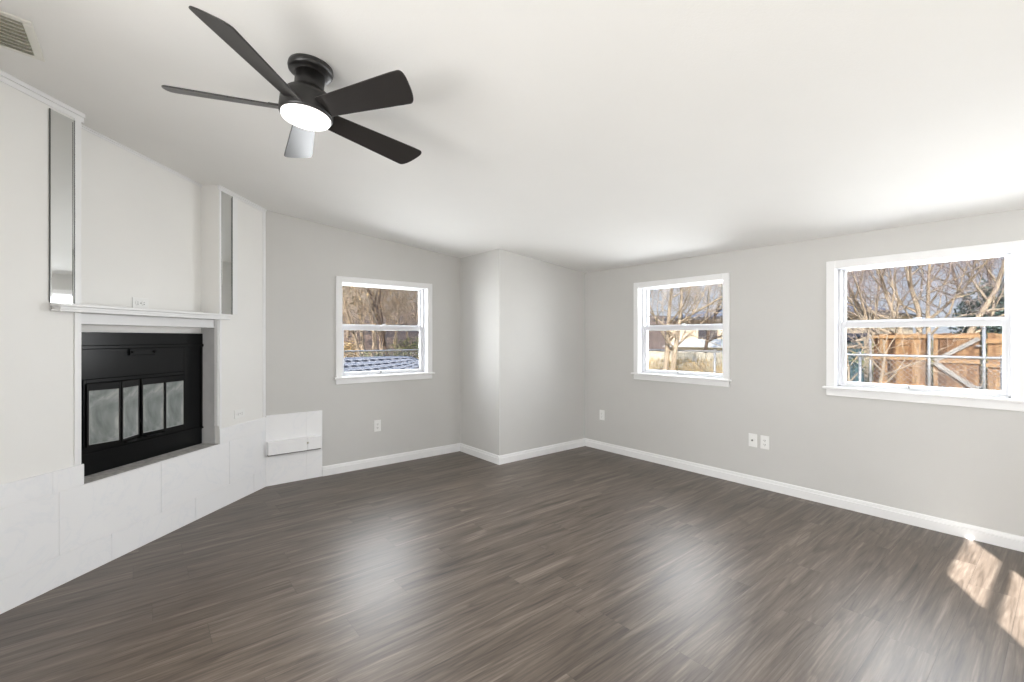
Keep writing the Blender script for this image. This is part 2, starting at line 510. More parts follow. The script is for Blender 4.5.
# rear door behind the viewer, its two upper lights throw the sun patches on the floor
root = tag(empty('door_1', (1.12, YR, 0)), 'white rear door with two stacked glass lights', 'door', kind='structure')
mb = MB()
xl, xh = -0.40, 0.435
mb.box(-0.565, xl, -0.050, -0.028, 0.01, 2.03); mb.box(xh, 0.565, -0.050, -0.028, 0.01, 2.03)
mb.box(xl, xh, -0.050, -0.028, 0.01, 1.25); mb.box(xl, xh, -0.050, -0.028, 1.542, 1.594); mb.box(xl, xh, -0.050, -0.028, 1.817, 2.03)
mb.build('door_slab', M_WHITE, root, 0.003)
for a, b in ((1.25, 1.542), (1.594, 1.817)):
    MB().box(xl, xh, -0.042, -0.038, a, b).build('pane', M_CLEAR, root)
mb = MB(); mb.box(-0.63, -0.565, 0, 0.018, 0, 2.09); mb.box(0.565, 0.63, 0, 0.018, 0, 2.09); mb.box(-0.565, 0.565, 0, 0.018, 2.035, 2.09)
mb.build('casing', M_WHITE, root, 0.003)
MB().tube([(-0.46, -0.02, 0.95), (-0.46, 0.035, 0.95)], [0.012, 0.012], 12).lathe([(0.012, 0), (0.026, 0.008), (0.028, 0.02), (0.018, 0.03)], 20, M=Matrix.Translation((-0.46, 0.03, 0.95)) @ Matrix.Rotation(-math.pi / 2, 4, 'X')).build('door_handle', M_MIREDGE, root)

# ------------------------------------------------------------------ diagonal fireplace wall (local: x along wall, y into wall, z up)
FA = math.radians(43.032)
FM = Matrix.Translation((0.872, 4.5716, 0)) @ Matrix.Rotation(FA, 4, 'Z')
FMI = FM.inverted()
def fw(s, y):
    p = FM @ Vector((s, y, 0)); return p
def ftop(s, y, off=0.0):
    return cz(fw(s, y).x) + off
S0, S1, S2 = -2.48, -1.545, -0.54
FT = lambda s, y: ftop(s, y, 0.02)
mb = MB()
mb.prism([(S2, 0), (0, 0), (-0.17, 0.16), (S2, 0.16)], 0.5, FT)            # right column
mb.prism([(S0, 0), (S1, 0), (S1, 0.16), (S0 + 0.17, 0.16)], 0.5, FT)       # left column
mb.prism([(S1, 0.15), (S2, 0.15), (S2, 0.16), (S1, 0.16)], 1.364, FT)      # recessed panel over the fireplace
mb.prism([(S0, 0), (0, 0), (-0.17, 0.16), (S0 + 0.17, 0.16)], 0.0, 0.5)    # base
mb.prism([(S0 + 0.17, 0.16), (-0.17, 0.16), (-0.30, 0.30), (S0 + 0.30, 0.30)], 0.0, 0.5)
struct('wall_fireplace', mb, M_PANEL, 'white panelled diagonal chimney wall in the left corner', 'wall', M=FM)

def ftrim(name, s0, s1, h, d, label, y=0.0):
    """small sloping crown moulding below the ceiling"""
    mb = MB()
    mb.prism([(s0, y - d), (s1, y - d), (s1, y), (s0, y)], lambda s, yy: ftop(s, yy) - h * 0.45, lambda s, yy: ftop(s, yy))
    mb.prism([(s0, y - d * 0.45), (s1, y - d * 0.45), (s1, y), (s0, y)], lambda s, yy: ftop(s, yy) - h, lambda s, yy: ftop(s, yy) - h * 0.45)
    return struct(name, mb, M_WHITE, label, 'trim', 0.002, FM)
ftrim('trim_1', S0, S1 + 0.014, 0.050, 0.016, 'white crown strip at the top of the left column')
ftrim('trim_2', S1, S2, 0.022, 0.012, 'thin white crown strip over the recessed panel', 0.15)
ftrim('trim_3', S2 - 0.014, 0.0, 0.034, 0.016, 'white crown strip at the top of the right column')
def vtrim(name, s0, s1, z0, d, label, y=0.0):
    mb = MB(); mb.prism([(s0, y - d), (s1, y - d), (s1, y), (s0, y)], z0, lambda s, yy: ftop(s, yy) - 0.034)
    return struct(name, mb, M_WHITE, label, 'trim', 0.0015, FM)
vtrim('trim_4', -1.580, S1, 0.622, 0.007, 'vertical white strip on the inner edge of the left column')
vtrim('trim_5', S2, -0.518, 0.622, 0.007, 'vertical white strip on the inner edge of the right column')
vtrim('trim_6', -0.400, -0.345, 1.52, 0.006, 'vertical white strip to the right of the right mirror')
vtrim('trim_7', -0.035, -0.001, 0.63, 0.007, 'vertical white corner strip where the right column meets the grey wall')
mb = MB(); mb.prism([(S2 - 0.010, 0.0), (S2, 0.0), (S2, 0.03), (S2 - 0.010, 0.03)], 0.645, 1.468)
struct('trim_8', mb, M_WHITE, 'narrow white stop on the right side of the fireplace recess', 'trim', 0.0015, FM)
mb = MB(); mb.box(S1 + 0.001, S2 - 0.001, 0.002, 0.15, 0.5, 0.507)
struct('trim_9', mb, M_MORTAR, 'rough grey mortar ledge in front of the black fireplace', 'ledge', M=FM)

mb = MB(); mb.box(S2 - 0.004, S2 - 0.0005, 0.030, 0.149, 0.508, 1.468)  # thin sheet, greyer than the white panel around it
struct('trim_12', mb, M_LINER, 'grey liner on the right side of the fireplace recess', 'trim', M=FM)

# tile cladding: separate tiles with narrow joints, on a grout backing
def tiles(name, rects, thick, M, label, back):
    mb = MB()
    for a, b, c, d in back:
        mb.box(a, b, -thick * 0.75, -0.0005, c, d, 1)
    for a, b, c, d in rects:
        mb.box(a, b, -thick, -0.001, c, d, 0)
    return struct(name, mb, [M_TILE, M_GROUT], label, 'tile', 0.0012, M)
g = 0.0010
rects = []
def row(z0, z1, s_from, s_to, start, w):
    s = start
    while s < s_to:
        a, b = max(s, s_from), min(s + w, s_to)
        if b - a > 0.02: rects.append((a + g, b - g, z0 + g, z1 - g))
        s += w
row(0.0, 0.163, S0, 0.0, -2.60, 0.61)
row(0.163, 0.505, S0, 0.0, -2.88, 0.61)
row(0.505, 0.622, S0, S1 + 0.012, -2.30, 0.61)
row(0.505, 0.622, S2, 0.0, -0.54, 0.61)
tiles('trim_10', rects, 0.011, FM, 'white marble tile skirting along the foot of the chimney wall',
      [(S0, 0, 0, 0.504), (S0, S1, 0.5, 0.620), (S2, 0, 0.5, 0.620)])
BM = Matrix.Translation((0, YB, 0))
rects = [(0.876 + g, 1.216 - g, 0.001, 0.272 - g), (1.216 + g, 1.361, 0.001, 0.272 - g),
         (0.876 + g, 1.216 - g, 0.272 + g, 0.634), (1.216 + g, 1.361, 0.272 + g, 0.634)]
tiles('trim_11', rects, 0.012, BM, 'low white tiled patch on the back wall beside the chimney corner', [(0.876, 1.360, 0, 0.633)])
led = empty('ledge', (0, YB, 0))
tag(led, 'white tile ledge bar running across the low tiled patch', 'ledge')
mb = MB(); mb.box(0.884, 1.214, -0.062, -0.0125, 0.284, 0.402); mb.build('bar', M_TILE, led, 0.003)
mb = MB(); mb.box(1.217, 1.342, -0.058, -0.0125, 0.284, 0.402); mb.build('end_bar', M_TILE, led, 0.003)
MB().box(0.886, 1.335, -0.050, -0.0125, 0.275, 0.284).build('shadow_strip', M_SHADOWSTRIP, led)  # thin dark strip stands for the shadow under the bar
MB().tube([(1.216, -0.0635, 0.352), (1.216, -0.055, 0.352)], 0.009, 14).build('pin', M_VENTIN, led)

# mirrors on the columns
def mirror(s0, s1, label, drop=0.036):
    ms = empty('mirror')
    tag(ms, label, 'mirror', 'narrow mirrors on the chimney columns')
    ms.matrix_world = FM @ Matrix.Translation(((s0 + s1) / 2, 0, 1.518))
    h = (s1 - s0) / 2
    top = lambda x, y: ftop((s0 + s1) / 2 + x, 0) - 1.518 - drop
    b = 0.009
    mb = MB()
    mb.prism([(-h, -0.004), (h, -0.004), (h, -0.0005), (-h, -0.0005)], 0, top)
    mb.build('mirror_glass', M_MIRROR, ms)
    mb = MB()
    e = 0.004
    mb.prism([(-h - e, -0.007), (-h, -0.007), (-h, -0.0005), (-h - e, -0.0005)], 0, top)
    mb.prism([(h, -0.007), (h + e * 0.6, -0.007), (h + e * 0.6, -0.0005), (h, -0.0005)], 0, top)
    mb.build('mirror_edge', M_MIREDGE, ms)
    # bevelled inner border, tilted a little
    mb = MB()
    zt = top(-h, 0); 
    mb.add([(-h, -0.0042, 0), (-h + b, -0.0056, 0), (-h + b, -0.0056, zt - 0.002), (-h, -0.0042, zt - 0.002)], [(0, 1, 2, 3)])
    mb.add([(h - b, -0.0056, 0), (h, -0.0042, 0), (h, -0.0042, zt - 0.02), (h - b, -0.0056, zt - 0.02)], [(0, 1, 2, 3)])
    mb.build('bevelled_border', M_MIRROR, ms)
    return ms
mirror(-1.697, -1.580, 'tall narrow mirror on the left chimney column', 0.062)
mirror(-0.517, -0.404, 'tall narrow mirror on the right chimney column beside the grey wall')

# mantel
man = empty('mantel_shelf'); man.matrix_world = FM @ Matrix.Translation((-1.1, 0, 1.47))
tag(man, 'white mantel shelf above the black fireplace', 'shelf')
mb = MB()
mb.box(-0.60, 0.60, -0.074, -0.0075, 0.028, 0.044); mb.box(-0.59, 0.59, -0.060, -0.0075, 0.012, 0.028); mb.box(-0.60, 0.60, -0.070, -0.0075, 0.0, 0.012)
mb.box(S1 + 1.1 + 0.001, S2 + 1.1 - 0.001, -0.0075, 0.149, 0.0, 0.044)
mb.build('shelf_board', M_WHITE, man, 0.003)
mb = MB(); mb.box(S1 + 1.1 + 0.002, S2 + 1.1 - 0.012, 0.03, 0.149, -0.062, -0.001); mb.box(S1 + 1.1 + 0.002, S2 + 1.1 - 0.012, 0.024, 0.03, -0.062, -0.052)
mb.build('frieze_board', M_WHITE, man, 0.002)

# ------------------------------------------------------------------ black fireplace insert
fp = empty('fireplace'); fp.matrix_world = FM @ Matrix.Translation((-1.0425, 0.150, 0.507))
tag(fp, 'black metal fireplace with folding glass doors in the white chimney wall', 'fireplace')
def L(s): return s + 1.0425
def Z(z): return z - 0.507
yf = -0.015          # face of the surround
s0, s1 = L(S1) + 0.001, L(S2) - 0.001
dl, dr, db, dt = L(-1.425), L(-0.710), Z(0.668), Z(1.080)
mb = MB()
mb.box(s0, s1, yf, 0.0, Z(1.283), Z(1.363))
mb.box(s0, s0 + 0.02, yf, 0.0, Z(0.64), Z(1.283)); mb.box(s1 - 0.02, s1, yf, 0.0, Z(0.64), Z(1.283))
mb.box(s0 + 0.02, dl, yf + 0.006, 0.0, Z(0.64), Z(1.262)); mb.box(dr, s1 - 0.02, yf + 0.006, 0.0, Z(0.64), Z(1.262))
mb.box(dl, dr, yf + 0.006, 0.0, dt, Z(1.262))
mb.build('surround', M_BLACK, fp, 0.002)
MB().box(s0 + 0.002, s1 - 0.002, yf - 0.010, yf + 0.006, Z(1.262), Z(1.283)).build('hood_lip', M_BLACK, fp, 0.003)
MB().box(s0 + 0.012, s1 - 0.012, yf - 0.002, 0.0, Z(0.508), Z(0.626)).build('lower_panel', M_BLACK, fp, 0.002)
MB().box(s0 + 0.002, s1 - 0.002, yf - 0.008, 0.0, Z(0.626), Z(0.64)).build('bottom_lip', M_BLACK, fp, 0.002)
mb = MB(); mb.box(L(-1.137), L(-0.953), yf - 0.006, yf + 0.005, Z(1.215), Z(1.256))
dmp = mb.build('damper_plate', M_BLACK, fp, 0.003)
for s in (-1.125, -0.965):
    MB().tube([(L(s), yf - 0.016, Z(1.236)), (L(s), yf - 0.006, Z(1.236))], 0.008, 14).build('damper_knob', M_BLACK, dmp)
mb = MB()
fwid = 0.016
mb.box(dl, dl + fwid, yf - 0.006, 0.0, db, dt); mb.box(dr - fwid, dr, yf - 0.006, 0.0, db, dt)
mb.box(dl + fwid, dr - fwid, yf - 0.006, 0.0, dt - 0.022, dt); mb.box(dl + fwid, dr - fwid, yf - 0.006, 0.0, db, db + 0.010)
mb.box(dl, dr, 0.0, 0.004, db, dt); mb.box(dl, dr, yf + 0.006, 0.0, Z(0.64), db)
mb.build('door_frame', M_BLACK, fp, 0.002)
MB().box(dl + 0.0, dr - 0.0, 0.004, 0.012, db, dt).build('firebox', M_BLACKIN, fp)
def fdoor(hinge, ang, flip, width, handle):
    """glass door leaf; hinge = (s, y), leaf extends along +s turned by ang out of the wall"""
    w = width
    mb = MB(); zb, zt = db + 0.010, dt - 0.024
    hz = zt - zb
    f = 0.010
    mb.box(0, f, -0.012, 0, 0, hz); mb.box(w - f, w, -0.012, 0, 0, hz)
    mb.box(f, w - f, -0.012, 0, 0, 0.014); mb.box(f, w - f, -0.012, 0, hz - 0.042, hz)
    d = mb.build('glass_door', M_BLACK, fp, 0.0015)
    d.location = (hinge[0], hinge[1], zb)
    d.rotation_euler = (0, 0, ang)
    MB().box(f, w - f, -0.008, -0.004, 0.014, hz - 0.042).build('door_glass', M_DUSTY, d)
    mb = MB()   # pale gasket line around the pane
    for a, b, c, e in ((f, f + 0.004, 0.014, hz - 0.042), (w - f - 0.004, w - f, 0.014, hz - 0.042), (f, w - f, 0.014, 0.018)):
        mb.box(a, b, -0.0095, -0.008, c, e)
    mb.build('gasket', mat('pale_gasket', srgb(150, 152, 150), 0.6), d)
    if handle:
        mb = MB()
        mb.tube([(w * 0.12, -0.012, -0.006), (w * 0.12, -0.030, -0.010), (w * 0.88, -0.030, -0.010), (w * 0.88, -0.012, -0.006)], 0.007, 8)
        mb.build('door_handle', M_BLACK, d)
    return d
th = math.radians(17)
w = 0.170
hx, hy = dl + fwid, yf - 0.004
fdoor((hx, hy), -th, 0, w, False)
fdoor((hx + w * math.cos(th), hy - w * math.sin(th)), th, 0, w, True)
t2 = math.radians(2.0)
cx0 = dr - fwid - 2 * w * math.cos(t2)
fdoor((cx0, hy), -t2, 0, w, True)
fdoor((cx0 + w * math.cos(t2), hy - w * math.sin(t2)), t2, 0, w, False)

# ------------------------------------------------------------------ outlets
def outlet(loc, rz, label, style='duplex', tilt=False, m=None, group=None, name='wall_outlet'):
    r = empty(name, loc, rz)
    tag(r, label, 'outlet')
    W, H = (0.115, 0.072) if tilt else (0.074, 0.118)
    MB().box(-W / 2, W / 2, -0.006, -0.0003, -H / 2, H / 2).build('cover_plate', M_PLATE, r, 0.003)
    if style == 'duplex':
        for k in (-1, 1):
            mb = MB()
            cx, czz = (k * 0.022, 0) if tilt else (0, k * 0.022)
            T = Matrix.Translation((cx, -0.006, czz)) @ Matrix.Rotation(math.pi / 2, 4, 'X')
            mb.lathe([(0.017, 0), (0.017, 0.002)], 24, 0, T, False)
            for q in (-1, 1):
                if tilt: mb.box(cx - 0.004, cx + 0.005, -0.0086, -0.0078, q * 0.006 - 0.0012, q * 0.006 + 0.0012, 1)
                else: mb.box(q * 0.006 - 0.0012, q * 0.006 + 0.0012, -0.0086, -0.0078, czz - 0.004, czz + 0.005, 1)
            mb.box(cx - 0.002, cx + 0.002, -0.0086, -0.0078, czz - 0.0105, czz - 0.0075, 1)
            mb.build('socket', [M_PLATE, M_SLOT], r)
        MB().tube([(0, -0.0068, 0), (0, -0.0058, 0)], 0.003, 10).build('screw', M_SLOT, r)
    elif style == 'decora':
        mb = MB(); mb.box(-0.0165, 0.0165, -0.0075, -0.005, -0.033, 0.033)
        for q in (-1, 1):
            for k in (-1, 1): mb.box(q * 0.006 - 0.0015, q * 0.006 + 0.0015, -0.0084, -0.0074, k * 0.018 - 0.005, k * 0.018 + 0.005, 1)
            mb.box(-0.0025, 0.0025, -0.0084, -0.0074, q * 0.018 - 0.013, q * 0.018 - 0.009, 1)
        mb.build('socket', [M_PLATE, M_SLOT], r)
    else:
        mb = MB(); mb.tube([(-0.004, -0.014, 0), (-0.004, -0.005, 0)], 0.006, 12)
        mb.build('jack', M_SLOT, r)
    return r
outlet((1.915, YB, 0.417), 0, 'white outlet on the back wall below the left window', 'decora')
outlet((XR, 3.551, 0.412), -math.pi / 2, 'white outlet low on the right wall nearest the boxed-out corner', 'duplex')
outlet((XR, 1.722, 0.410), -math.pi / 2, 'white outlet with dark slots, right one of the pair between the right wall windows', 'decora')
outlet((XR, 1.824, 0.412), -math.pi / 2, 'white plate with one small jack, left one of the pair between the right wall windows', 'jack', name='cable_plate')
p = fw(-1.050, 0.150); outlet((p.x, p.y, 1.563), FA, 'white sideways outlet just above the mantel shelf', 'duplex', True)
p = fw(-0.319, 0.0); outlet((p.x, p.y, 0.705), FA, 'white sideways outlet low on the right chimney column', 'duplex', True)

# ------------------------------------------------------------------ ceiling vent
SLOPE = Matrix.Rotation(math.atan(SL), 4, 'Y')
vx, vy = -0.545, 2.805
vent = empty('ceiling_vent'); vent.matrix_world = Matrix.Translation((vx, vy, cz(vx))) @ SLOPE
tag(vent, 'white louvred air vent on the ceiling at the upper left', 'vent')
hw, hh, fr = 0.212, 0.168, 0.032
mb = MB()
for s in (-1, 1):
    mb.prism([(-hw, s * hh), (-hw, s * (hh - fr)), (hw, s * (hh - fr)), (hw, s * hh)][::(1 if s > 0 else -1)], -0.008, -0.0005)
    mb.prism([(s * hw, -hh + fr), (s * hw, hh - fr), (s * (hw - fr), hh - fr), (s * (hw - fr), -hh + fr)][::(1 if s > 0 else -1)], -0.008, -0.0005)
mb.build('vent_frame', M_VENT, vent, 0.003)
MB().box(-hw + fr, hw - fr, -hh + fr, hh - fr, -0.0016, -0.0006).build('duct_backing', M_VENTIN, vent)
n = 9
for k in range(n):
    y = -hh + fr + 0.008 + k * (2 * (hh - fr) - 0.016) / (n - 1)
    mb = MB(); mb.box(-hw + fr, hw - fr, -0.014, 0.014, -0.0007, 0.0007, 0, Matrix.Translation((0, y, -0.0095)) @ Matrix.Rotation(math.radians(38), 4, 'X'))
    mb.build('slat', M_VENT, vent)

# ------------------------------------------------------------------ ceiling fan
FANX, FANY = 0.577, 2.089
fx, fy = FANX, FANY
fan = empty('ceiling_fan'); fan.matrix_world = Matrix.Translation((fx, fy, cz(fx))) @ Matrix.Rotation(math.atan(SL) * 0.92, 4, 'Y') @ Matrix.Diagonal((1, 1, 1.05, 1))
tag(fan, 'dark five-bladed ceiling fan with round white lamp', 'fan')
MB().lathe([(0.082, -0.0005), (0.090, -0.004), (0.092, -0.016), (0.089, -0.028), (0.082, -0.032), (0.062, -0.034), (0.061, -0.038)], 56).build('canopy', M_FANDARK, fan)
MB().lathe([(0.060, -0.036), (0.060, -0.092), (0.064, -0.104), (0.078, -0.112)], 56).build('neck', M_FANDARK, fan)
MB().lathe([(0.070, -0.110), (0.086, -0.116), (0.100, -0.130), (0.107, -0.147), (0.109, -0.166), (0.109, -0.206), (0.107, -0.213), (0.103, -0.214)], 64).build('motor_housing', M_FANDARK, fan)
MB().lathe([(0.0995, -0.211), (0.100, -0.220), (0.097, -0.227), (0.085, -0.232), (0.058, -0.236), (0.020, -0.238)], 64).build('lamp_diffuser', M_LAMP, fan)
def blade(ang):
    R0, R1 = 0.092, 0.560
    def wid(r):
        return 0.048 + 0.022 * min(1, (r - R0) / (R1 - R0) * 1.15)
    N = 14
    rl = [R0 + (R1 - 0.02 - R0) * i / N for i in range(N + 1)]       # clockwise edge runs nearly to the tip
    rs = [R0 + (R1 - 0.050 - R0) * i / N for i in range(N + 1)]      # counter-clockwise edge is swept back
    we = wid(R1)
    up = [(r, wid(r)) for r in rs]
    P0, P1, P2 = Vector((R1 - 0.050, we)), Vector((R1 - 0.018, we * 0.92)), Vector((R1 - 0.002, -we * 0.45))
    tip = [tuple((1 - t) ** 2 * P0 + 2 * t * (1 - t) * P1 + t * t * P2) for t in [k / 14 for k in range(1, 15)]]
    Q0, Q1, Q2 = P2, Vector((R1 + 0.003, -we * 0.98)), Vector((R1 - 0.02, -we))
    tip += [tuple((1 - t) ** 2 * Q0 + 2 * t * (1 - t) * Q1 + t * t * Q2) for t in [k / 6 for k in range(1, 6)]]
    dn = [(r, -wid(r)) for r in rl][::-1]
    out = up + tip + dn
    n = len(out)
    th = 0.003
    vs = [(r, t, th) for r, t in out] + [(r, t, -th) for r, t in out]
    fs = [tuple(range(n)), tuple(range(2 * n - 1, n - 1, -1))] + [(i, n + i, n + (i + 1) % n, (i + 1) % n) for i in range(n)]
    o = MB().add(vs, fs).build('blade', M_BLADE, fan, 0.002)
    bm_fix(o)
    o.matrix_local = Matrix.Rotation(ang, 4, 'Z') @ Matrix.Translation((0, 0, -0.191)) @ Matrix.Rotation(math.radians(-18.0), 4, 'X')
    MB().box(0.085, 0.150, -0.020, 0.020, 0.003, 0.009).build('blade_bracket', M_FANDARK, o, 0.002)
    return o
for k in range(5):
    blade(math.radians(7.5 + 72 * k))

# ------------------------------------------------------------------ outside
GZ = -0.2
M_GROUND = mat('winter_grass_ground', srgb(150, 135, 100), 0.95, vary=0.35, vscale=3)
M_LEAFLITTER = mat('brown_leaf_litter', srgb(140, 118, 102), 0.95, vary=0.6, vscale=5)
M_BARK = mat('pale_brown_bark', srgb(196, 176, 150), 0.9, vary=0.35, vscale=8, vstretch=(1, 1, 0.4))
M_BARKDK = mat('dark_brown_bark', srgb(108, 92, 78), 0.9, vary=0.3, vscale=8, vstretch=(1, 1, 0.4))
M_TWIG = mat('brown_winter_twigs', srgb(216, 200, 180), 0.9, vary=0.3, vscale=1.5)
M_TWIGPINK = mat('mauve_winter_twigs', srgb(196, 180, 176), 0.9, vary=0.3, vscale=1.2)
M_DRYLEAF = mat('dry_tan_leaves', srgb(206, 178, 126), 0.8, vary=0.45, vscale=2.0)
M_TANLEAF = mat('pale_tan_leaves', srgb(214, 196, 168), 0.8, vary=0.4, vscale=2.0)
M_OLIVE = mat('olive_leaves', srgb(150, 150, 100), 0.8, vary=0.45, vscale=2.0)
M_EVERGREEN = mat('blue_green_foliage', srgb(78, 104, 92), 0.8, vary=0.35, vscale=2.0)
M_WOODF = bpy.data.materials.new('weathered_cedar_boards')
t = NT(M_WOODF)
tc = t.n('TexCoord'); sp = t.n('SeparateXYZ'); t.l(tc.outputs['Object'], sp.inputs[0])
bi = t.math('FLOOR', t.math('DIVIDE', sp.outputs[1], 0.145))
w1 = t.n('TexWhiteNoise', noise_dimensions='1D'); t.l(bi, w1.inputs['W'])
gr = t.noise(t.coord((6, 9, 0.8)), 2.0, 5, 0.65, 0.5)
t.l(t.ramp(t.math('ADD', t.math('MULTIPLY', w1.outputs[0], 0.35), t.math('MULTIPLY', gr, 0.75)), [(0.30, srgb(72, 54, 42)), (0.52, srgb(146, 108, 76)), (0.8, srgb(200, 162, 118))]), t.b.inputs['Base Color'])
t.b.inputs['Roughness'].default_value = 0.85
M_RAILW = mat('pale_fence_rail_wood', srgb(192, 152, 108), 0.85, vary=0.2, vscale=5)
M_BRACE = mat('grey_weathered_wood', srgb(178, 172, 164), 0.85, vary=0.2, vscale=6)
M_GALV = mat('galvanised_steel', srgb(186, 188, 190), 0.4, 0.3, vary=0.06)
M_CREAM = mat('pale_cream_boards', srgb(246, 234, 206), 0.85, vary=0.10, vscale=3)
M_ROOF = mat('blue_grey_shingles', srgb(128, 136, 152), 0.9, vary=0.15, vscale=6)
M_TAN = mat('tan_house_wall', srgb(236, 218, 190), 0.85, vary=0.06)
M_EAVE = mat('dark_eave', srgb(84, 82, 84), 0.8, vary=0.1)
M_SHED = mat('white_shed_paint', srgb(244, 238, 224), 0.7, vary=0.04)
M_TEAL = mat('teal_painted_boards', srgb(96, 150, 158), 0.6, vary=0.1)

# ground with a leaf-covered bank rising behind the woods
mb = MB()
gx = [-40 + 4 * i for i in range(31)]; gy = [-40 + 4 * i for i in range(31)]
def gh(x, y):
    k = max(0.0, min(1.0, (y - 21) / 22.0))
    return GZ + 5.2 * k * k * (3 - 2 * k)
vs = [(x, y, gh(x, y)) for y in gy for x in gx]
n = len(gx)
mb.add([v for v in vs], [(j * n + i, j * n + i + 1, (j + 1) * n + i + 1, (j + 1) * n + i) for j in range(n - 1) for i in range(n - 1)], 0, True)
for k, fc in enumerate(mb.f):
    if sum(mb.v[i].y for i in fc) / 4 > 12: mb.m[k] = 1
struct('ground', mb, [M_GROUND, M_LEAFLITTER], 'winter yard ground outside the windows, rising to a leafy bank', 'ground')

def grow(rng, tr, tw, p, d, length, r, level, maxl, up, spread, nb):
    """recursive bare-branch tree: tr collects limbs, tw collects twigs"""
    segs = 5 if level < 2 else (4 if level < 4 else 3)
    pts = [Vector(p)]; rad = [r]
    cur = Vector(d).normalized()
    for k in range(segs):
        jit = Vector((rng.gauss(0, 1), rng.gauss(0, 1), rng.gauss(0, 1))) * (0.10 + 0.05 * level)
        cur = (cur + jit + Vector((0, 0, up * 0.12))).normalized()
        pts.append(pts[-1] + cur * (length / segs))
        rad.append(r * (1 - 0.62 * (k + 1) / segs))
    n = 8 if level == 0 else (6 if level == 1 else (4 if level == 2 else 3))
    (tr if level < 3 else tw).tube(pts, rad, n, caps=False)
    if level >= maxl: return
    for b in range(nb[level]):
        f = (0.35 if level == 0 else 0.22) + (0.98 - (0.35 if level == 0 else 0.22)) * (b + rng.random() * 0.8) / nb[level]
        q = f * segs; i = min(segs - 1, int(q)); fr = q - i
        pos = pts[i].lerp(pts[i + 1], fr)
        dirn = (pts[i + 1] - pts[i]).normalized()
        side = dirn.orthogonal().normalized()
        side.rotate(Matrix.Rotation(rng.random() * 2 * math.pi, 3, dirn))
        nd = (dirn * (1 - spread * 0.5) + side * spread * (0.7 + 0.6 * rng.random())).normalized()
        rr = rad[i] * (1 - fr) + rad[i + 1] * fr
        grow(rng, tr, tw, pos, nd, length * (0.50 + 0.22 * rng.random()), max(0.0045, rr * (0.50 + 0.12 * rng.random())), level + 1, maxl, up, spread, nb)

def make_tree(seed, loc, stems, height, r, label, bark, twig, group=None, maxl=4, nb=(7, 6, 6, 4), up=1.0, spread=0.8, leaves=None, nleaf=0, lsize=0.06, name='bare_tree'):
    rng = random.Random(seed)
    root = tag(empty(name, loc), label, 'tree', group)
    tr, tw = MB(), MB()
    for (dx, dy, lean) in stems:
        grow(rng, tr, tw, (dx * 0.12, dy * 0.12, -0.05), (dx * lean, dy * lean, 1.0), height * (0.55 + 0.1 * rng.random()), r * (0.8 + 0.4 * rng.random()), 0, maxl, up, spread, nb)
    tr.build('trunk', bark, root)
    tb = tw.build('twigs', twig, root)
    if leaves:
        lv = MB()
        pts = tw.v
        for k in range(nleaf):
            p = pts[rng.randrange(len(pts))] + Vector((rng.gauss(0, 0.06), rng.gauss(0, 0.06), rng.gauss(0, 0.06)))
            a = Vector((rng.gauss(0, 1), rng.gauss(0, 1), rng.gauss(0, 1))).normalized() * lsize
            b = a.orthogonal().normalized() * lsize * 0.6
            lv.add([p - a, p + b, p + a, p - b], [(0, 1, 2, 3)])
        lv.build('foliage', leaves, root)
    return root

def make_bush(seed, loc, rx, ry, h, nleaf, leaf, lsize, label, name='shrub', cat='shrub', stems=9, group=None):
    rng = random.Random(seed)
    root = tag(empty(name, loc), label, cat, group)
    st, lv = MB(), MB()
    for k in range(stems):
        a = rng.random() * 6.283; q = rng.random() ** 0.5
        tx, ty, tz = math.cos(a) * q * rx, math.sin(a) * q * ry, h * (0.55 + 0.45 * rng.random())
        st.tube([(tx * 0.2, ty * 0.2, -0.05), (tx * 0.55 + rng.gauss(0, .03), ty * 0.55, tz * 0.5), (tx, ty, tz)], [0.022, 0.014, 0.005], 5, caps=False)
    for k in range(nleaf):
        while True:
            x, y, z = rng.uniform(-1, 1), rng.uniform(-1, 1), rng.uniform(-1, 1)
            if 0.15 < x * x + y * y + z * z < 1: break
        lump = 0.82 + 0.18 * math.sin(5 * x + seed) * math.cos(4 * y + 2 * z)
        p = Vector((x * rx * lump, y * ry * lump, h * (0.5 + 0.5 * z * lump)))
        a = Vector((rng.gauss(0, 1), rng.gauss(0, 1), rng.gauss(0, 1))).normalized() * lsize * rng.uniform(0.7, 1.3)
        b = a.orthogonal().normalized() * lsize * 0.5
        lv.add([p - a, p + b, p + a, p - b], [(0, 1, 2, 3)])
    st.build('stems', M_BARK, root)
    lv.build('foliage', leaf, root)
    return root

# chain-link fence: east run along x = 10.5, north run along y = 11
def chain_fence(name, loc, rz, length, posts, label, ztop=1.21):
    root = tag(empty(name, loc, rz), label, 'fence')
    MB().tube([(0, 0, ztop), (length, 0, ztop)], 0.021, 10).build('top_rail', M_GALV, root)
    for x in posts:
        MB().tube([(x, 0.035, -0.05), (x, 0.035, ztop + 0.02)], 0.027, 10).lathe([(0.030, 0), (0.026, 0.02), (0.010, 0.035)], 10, M=Matrix.Translation((x, 0.035, ztop + 0.02))).build('post', M_GALV, root)
    mb = MB(); st = 0.085; H = ztop - 0.03
    k = -int(H / st) - 1
    while k * st < length:
        for sgn in (1, -1):
            x0 = k * st; xa, xb = x0, x0 + H
            za, zb = (0.03, ztop) if sgn > 0 else (ztop, 0.03)
            ca, cb = max(0, xa), min(length, xb)
            if cb - ca < 0.02: continue
            f = lambda x: za + (zb - za) * (x - xa) / (xb - xa)
            p, q = Vector((ca, -0.004 * sgn, f(ca))), Vector((cb, -0.004 * sgn, f(cb)))
            mb.tube([p, q], 0.0036, 3, caps=False)
        k += 1
    mb.build('wire_mesh', M_GALV, root)
    return root
FE = 10.5
